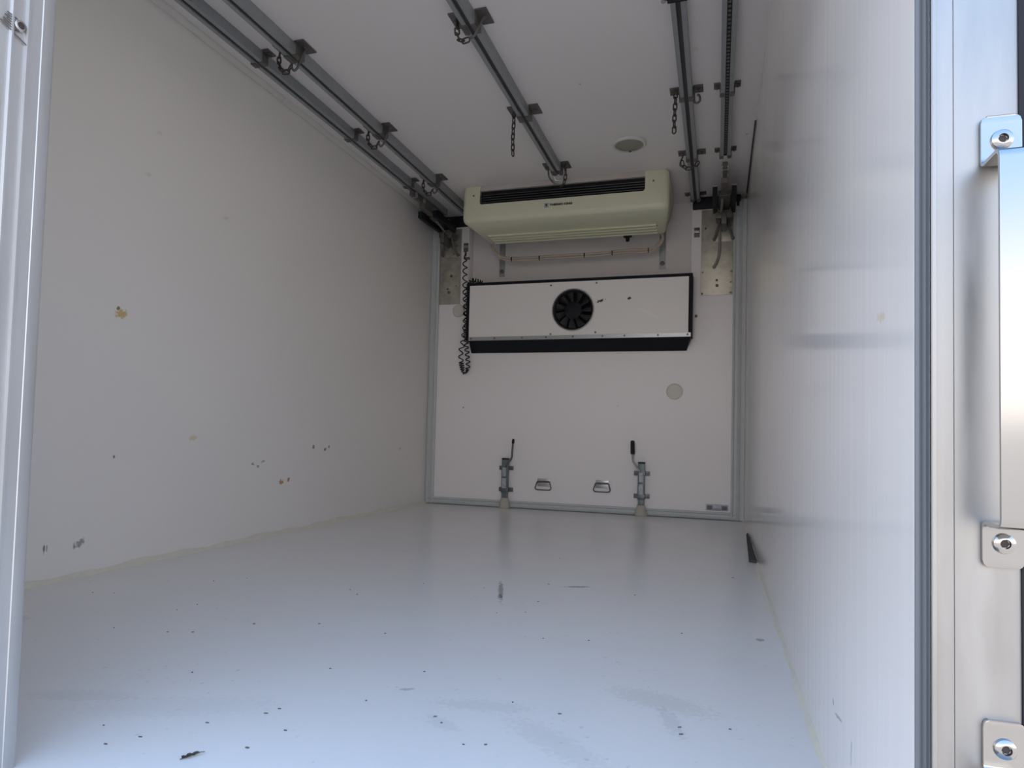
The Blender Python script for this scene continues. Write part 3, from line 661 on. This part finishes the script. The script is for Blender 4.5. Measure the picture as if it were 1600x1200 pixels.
# floor locks
def lock(xc, s, zt, label, grip):
    t = thing('floor_lock', label, 'lock', (xc, D-.03, 0), 'floor locks on the bulkhead')
    y0, y1 = D-.052, D-.010
    bm = NB(); bx(bm, xc-.022, xc+.022, y0, y1, .105, zt); prt('square_tube', bm, M['jack'], t, bevel=.003)
    bm = NB(); bx(bm, xc-.0225, xc+.0225, y0-.0005, y1, zt, zt+.009); prt('top_cap', bm, M['black'], t, bevel=.002)
    bm = NB(); bx(bm, xc-.019, xc+.019, y0+.004, y1-.004, .062, .107); prt('inner_tube', bm, M['jack'], t, bevel=.002)
    bm = NB(); lathe(bm, (xc, D-.031, .0005), (0, 0, 1), [(.042, 0), (.0425, .008), (.040, .018), (.028, .064), (.024, .070)], 28); prt('foot', bm, M['foot'], t)
    for z in (.127, .277):
        bm = NB(); bx(bm, xc-.052, xc+.052, D-.010, D-.0005, z-.015, z+.015); bx(bm, xc-.026, xc+.026, y0-.004, D-.010, z-.013, z+.013)
        b = prt('bracket', bm, M['lockb'], t, bevel=.003)
        for k in (-1, 1):
            bm = NB(); lathe(bm, (xc+k*.040, D-.010, z), (0, -1, 0), [(.008, 0), (.008, .005), (0, .006)], 6); prt('bolt', bm, M['galv_dk'], b)
    for z0, z1, wd in ((.222, .282, .013), (.140, .208, .015)):
        bm = NB(); bx(bm, xc-wd, xc+wd, y0-.0052, y0-.0042, z0, z1); prt('sticker', bm, M['sticker'], t)
    lv = [(xc+s*.008, D-.056, zt-.055), (xc+s*.020, D-.058, zt-.032), (xc+s*.047, D-.060, zt+.004), (xc+s*.054, D-.060, zt+.022), (xc+s*.056, D-.060, zt+.060), (xc+s*(.058 if grip else .062), D-.060, zt+.140)]
    bm = NB(); tube(bm, smoothpath(lv, 5), .0065, 10); l = prt('lever', bm, M['zinc'] if grip else M['galv_dk'], t)
    bm = NB(); top = Vector(lv[-1]); lo = Vector(lv[-2]) if grip else Vector(lv[-2])*.35+Vector(lv[-1])*.65
    if grip:
        tube(bm, [lo+(top-lo)*k for k in (-.02, .0, .1, .5, .95, 1.08, 1.13)], .01, 14, radii=[.008, .0125, .014, .0138, .0135, .012, .006]); prt('grip', bm, M['black'], l)
    else:
        tube(bm, [lo+(top-lo)*k for k in (0, .1, .8, 1.2)], .008, 12, radii=[.008, .0095, .0095, .006]); prt('lever_tip', bm, M['black'], l)
lock(.620, 1, .338, 'floor lock with a bare bent lever, at the left foot of the bulkhead', False)
lock(1.560, -1, .343, 'floor lock with a black-gripped lever, at the right foot of the bulkhead', True)

# clip low in the right corner
cl = thing('corner_clip', 'small bracket with two dark ends low in the right bulkhead corner', 'bracket', (2.037, D, .070))
bm = NB(); bx(bm, 1.968, 2.105, D-.004, D-.0005, .058, .098); prt('clip_plate', bm, M['sticker'], cl, bevel=.001)
for x0 in (1.992, 2.082):
    bm = NB(); bx(bm, x0-.016, x0+.016, D-.012, D-.004, .066, .090); prt('clip_end', bm, M['gasket_dk'], cl, bevel=.002)
bm = NB(); tube(bm, [(2.005, D-.009, .068), (2.070, D-.009, .064)], .004, 8); prt('clip_bar', bm, M['zinc'], cl)

# ------------------------------------------------------------------ grab handles on the door post
def grab(z_top, z_bot, label):
    """flat strip bent into a handle: tab, shelf, run, shelf, tab"""
    g = thing('grab_handle', label, 'handle', (2.266, YO, (z_top+z_bot)/2), 'steel grab handles on the door post')
    xa, xb, so, th = 2.2505, 2.2815, .042, .0036
    path = []
    def arc(cy, cz, r, a0, a1, n=6):
        for i in range(n+1):
            a = math.radians(a0+(a1-a0)*i/n); path.append((cy+r*math.cos(a), cz+r*math.sin(a)))
    r = .007; yo, yr = YO-.0022, YO-so
    path.extend([(yo, z_top+.044), (yo, z_top+.0430), (yo, z_top+.0415), (yo, z_top+.038)])
    arc(yo-r, z_top+r, r, 0, -90); arc(yr+r, z_top-r, r, 90, 180)
    arc(yr+r, z_bot+r, r, 180, 270); arc(yo-r, z_bot-r, r, 90, 0)
    path.extend([(yo, z_bot-.032), (yo, z_bot-.0355), (yo, z_bot-.037), (yo, z_bot-.038)])
    bm = NB(); n = len(path); L = []
    for i, p in enumerate(path):
        a, b = path[max(i-1, 0)], path[min(i+1, n-1)]; dy, dz = b[0]-a[0], b[1]-a[1]; q = math.hypot(dy, dz)
        ny, nz = -dz/q*th/2, dy/q*th/2
        ins = {0: .0048, 1: .0024, 2: .0010}.get(min(i, n-1-i), 0)
        L.append([bm.verts.new(v) for v in ((xa+ins, p[0]+ny, p[1]+nz), (xb-ins, p[0]+ny, p[1]+nz), (xb-ins, p[0]-ny, p[1]-nz), (xa+ins, p[0]-ny, p[1]-nz))])
    # a second row just inside each end keeps the tab corners rounded
    for A_, B_ in zip(L, L[1:]):
        for k in range(4): bm.faces.new((A_[k], A_[(k+1) % 4], B_[(k+1) % 4], B_[k]))
    bm.faces.new(L[0]); bm.faces.new(L[-1])
    prt('strip', bm, M['steel'], g, smooth=40, bevel=.0007)
    for z in (z_top+.022, z_bot-.017):
        bm = NB(); lathe(bm, (2.266, YO-.0040, z), (0, -1, 0), [(.0088, 0), (.0088, .001), (.0082, .003), (.0060, .0046), (.0040, .0048), (.0036, .0020)], 24)
        b = prt('bolt', bm, M['steel'], g)
        bm = NB(); lathe(bm, (2.266, YO-.0058, z), (0, -1, 0), [(.0036, 0), (.0036, .0004)], 6); prt('socket', bm, M['hole'], b)
grab(.753, .443, 'flat steel grab handle bolted to the door post, whole in view')
grab(.233, -.16, 'flat steel grab handle bolted lower on the door post, only its top in view')

# ------------------------------------------------------------------ things on the floor
lf = thing('dry_leaf', 'curled dry brown leaf on the floor near the doorway', 'leaf', (1.262, .858, 0))
bm = NB(); a, b = Vector((1.2575, .846, .003)), Vector((1.2705, .8675, .004)); d = (b-a); nn = Vector((-d.y, d.x, 0)).normalized(); rows = []
for i in range(9):
    t = i/8; w = .0036*math.sin(math.pi*(.15+.8*t))**.7*(1+.3*math.sin(i*2.4)); c = a+d*t
    rows.append([bm.verts.new(c+nn*w*k+Vector((0, 0, abs(k)*.003+.001*math.sin(i*1.9+k)-.001))) for k in (-1, -.5, 0, .5, 1)])
fs = [bm.faces.new((A_[j], A_[j+1], B_[j+1], B_[j])) for A_, B_ in zip(rows, rows[1:]) for j in range(4)]
bmesh.ops.solidify(bm, geom=fs, thickness=.0008); prt('leaf_blade', bm, M['leafm'], lf, smooth=70)
bm = NB(); tube(bm, [a-d*.1+Vector((0, 0, -.001)), a+d*.5+Vector((0, 0, -.0005)), b+d*.12, b+d*.3+nn*-.003], .0007, 6); prt('stalk', bm, M['leafm'], lf)
bm = NB()
v = [(2.199, 3.86, .0012), (2.188, 3.80, .0012), (2.166, 2.985, .0012), (2.197, 2.975, .0012)]
lo = [bm.verts.new((x_, y_, .0006)) for x_, y_, z_ in v]; hi = [bm.verts.new((x_, y_, .011)) for x_, y_, z_ in v]
bm.faces.new(lo[::-1]); bm.faces.new(hi)
for i in range(4): bm.faces.new((lo[i], lo[(i+1) % 4], hi[(i+1) % 4], hi[i]))
tag(obj('rubber_strip', bm, M['gap']), 'dark rubber strip on the floor against the right wall', 'strip')
# crumbs of dirt scattered over the floor
SP = [(.231, 1.577), (.293, 1.595), (.591, 1.327), (.604, 1.517), (.614, 1.582), (.74, 1.346), (.796, 1.368), (.999, 1.147), (1.047, .896), (1.138, .884), (1.108, .846), (.515, 1.917), (.443, 1.843), (.916, 1.908), (.967, 1.864), (.886, 1.483), (1.04, 1.546),
      (1.249, 1.268), (1.405, 1.144), (1.278, 1.056), (1.268, 1.031), (1.342, .985), (1.324, .912), (1.2, .964), (1.555, 1.124), (1.443, 1.323), (1.667, 1.234), (1.092, 2.084), (1.301, 2.102), (1.486, 2.244), (1.784, 2.203), (1.514, 2.0), (1.238, 1.535), (1.622, 1.643), (1.732, 1.67),
      (1.642, 1.041), (1.676, 1.053), (1.763, 1.214), (1.975, 1.233), (1.979, 1.205), (1.95, 1.821), (.885, 3.836), (1.414, 2.728), (1.512, 1.864), (1.438, 1.826), (2.094, 2.623), (2.06, 1.256), (1.576, 1.104)]
bm = NB()
for x_, y_ in SP:
    L_, w_, a_ = .0018+.0026*random.random(), .0010+.0009*random.random(), random.uniform(-.6, .6)
    pts = [(x_+L_*math.cos(q)*math.cos(a_)-w_*math.sin(q)*math.sin(a_), y_+L_*math.cos(q)*math.sin(a_)+w_*math.sin(q)*math.cos(a_)) for q in (2*math.pi*k/7 for k in range(7))]
    prism(bm, pts, 'z', .0003, .0016)
o = tag(obj('dirt_crumbs', bm, M['crumb']), 'scattered dark crumbs of dirt on the white floor', 'dirt'); o['kind'] = 'stuff'
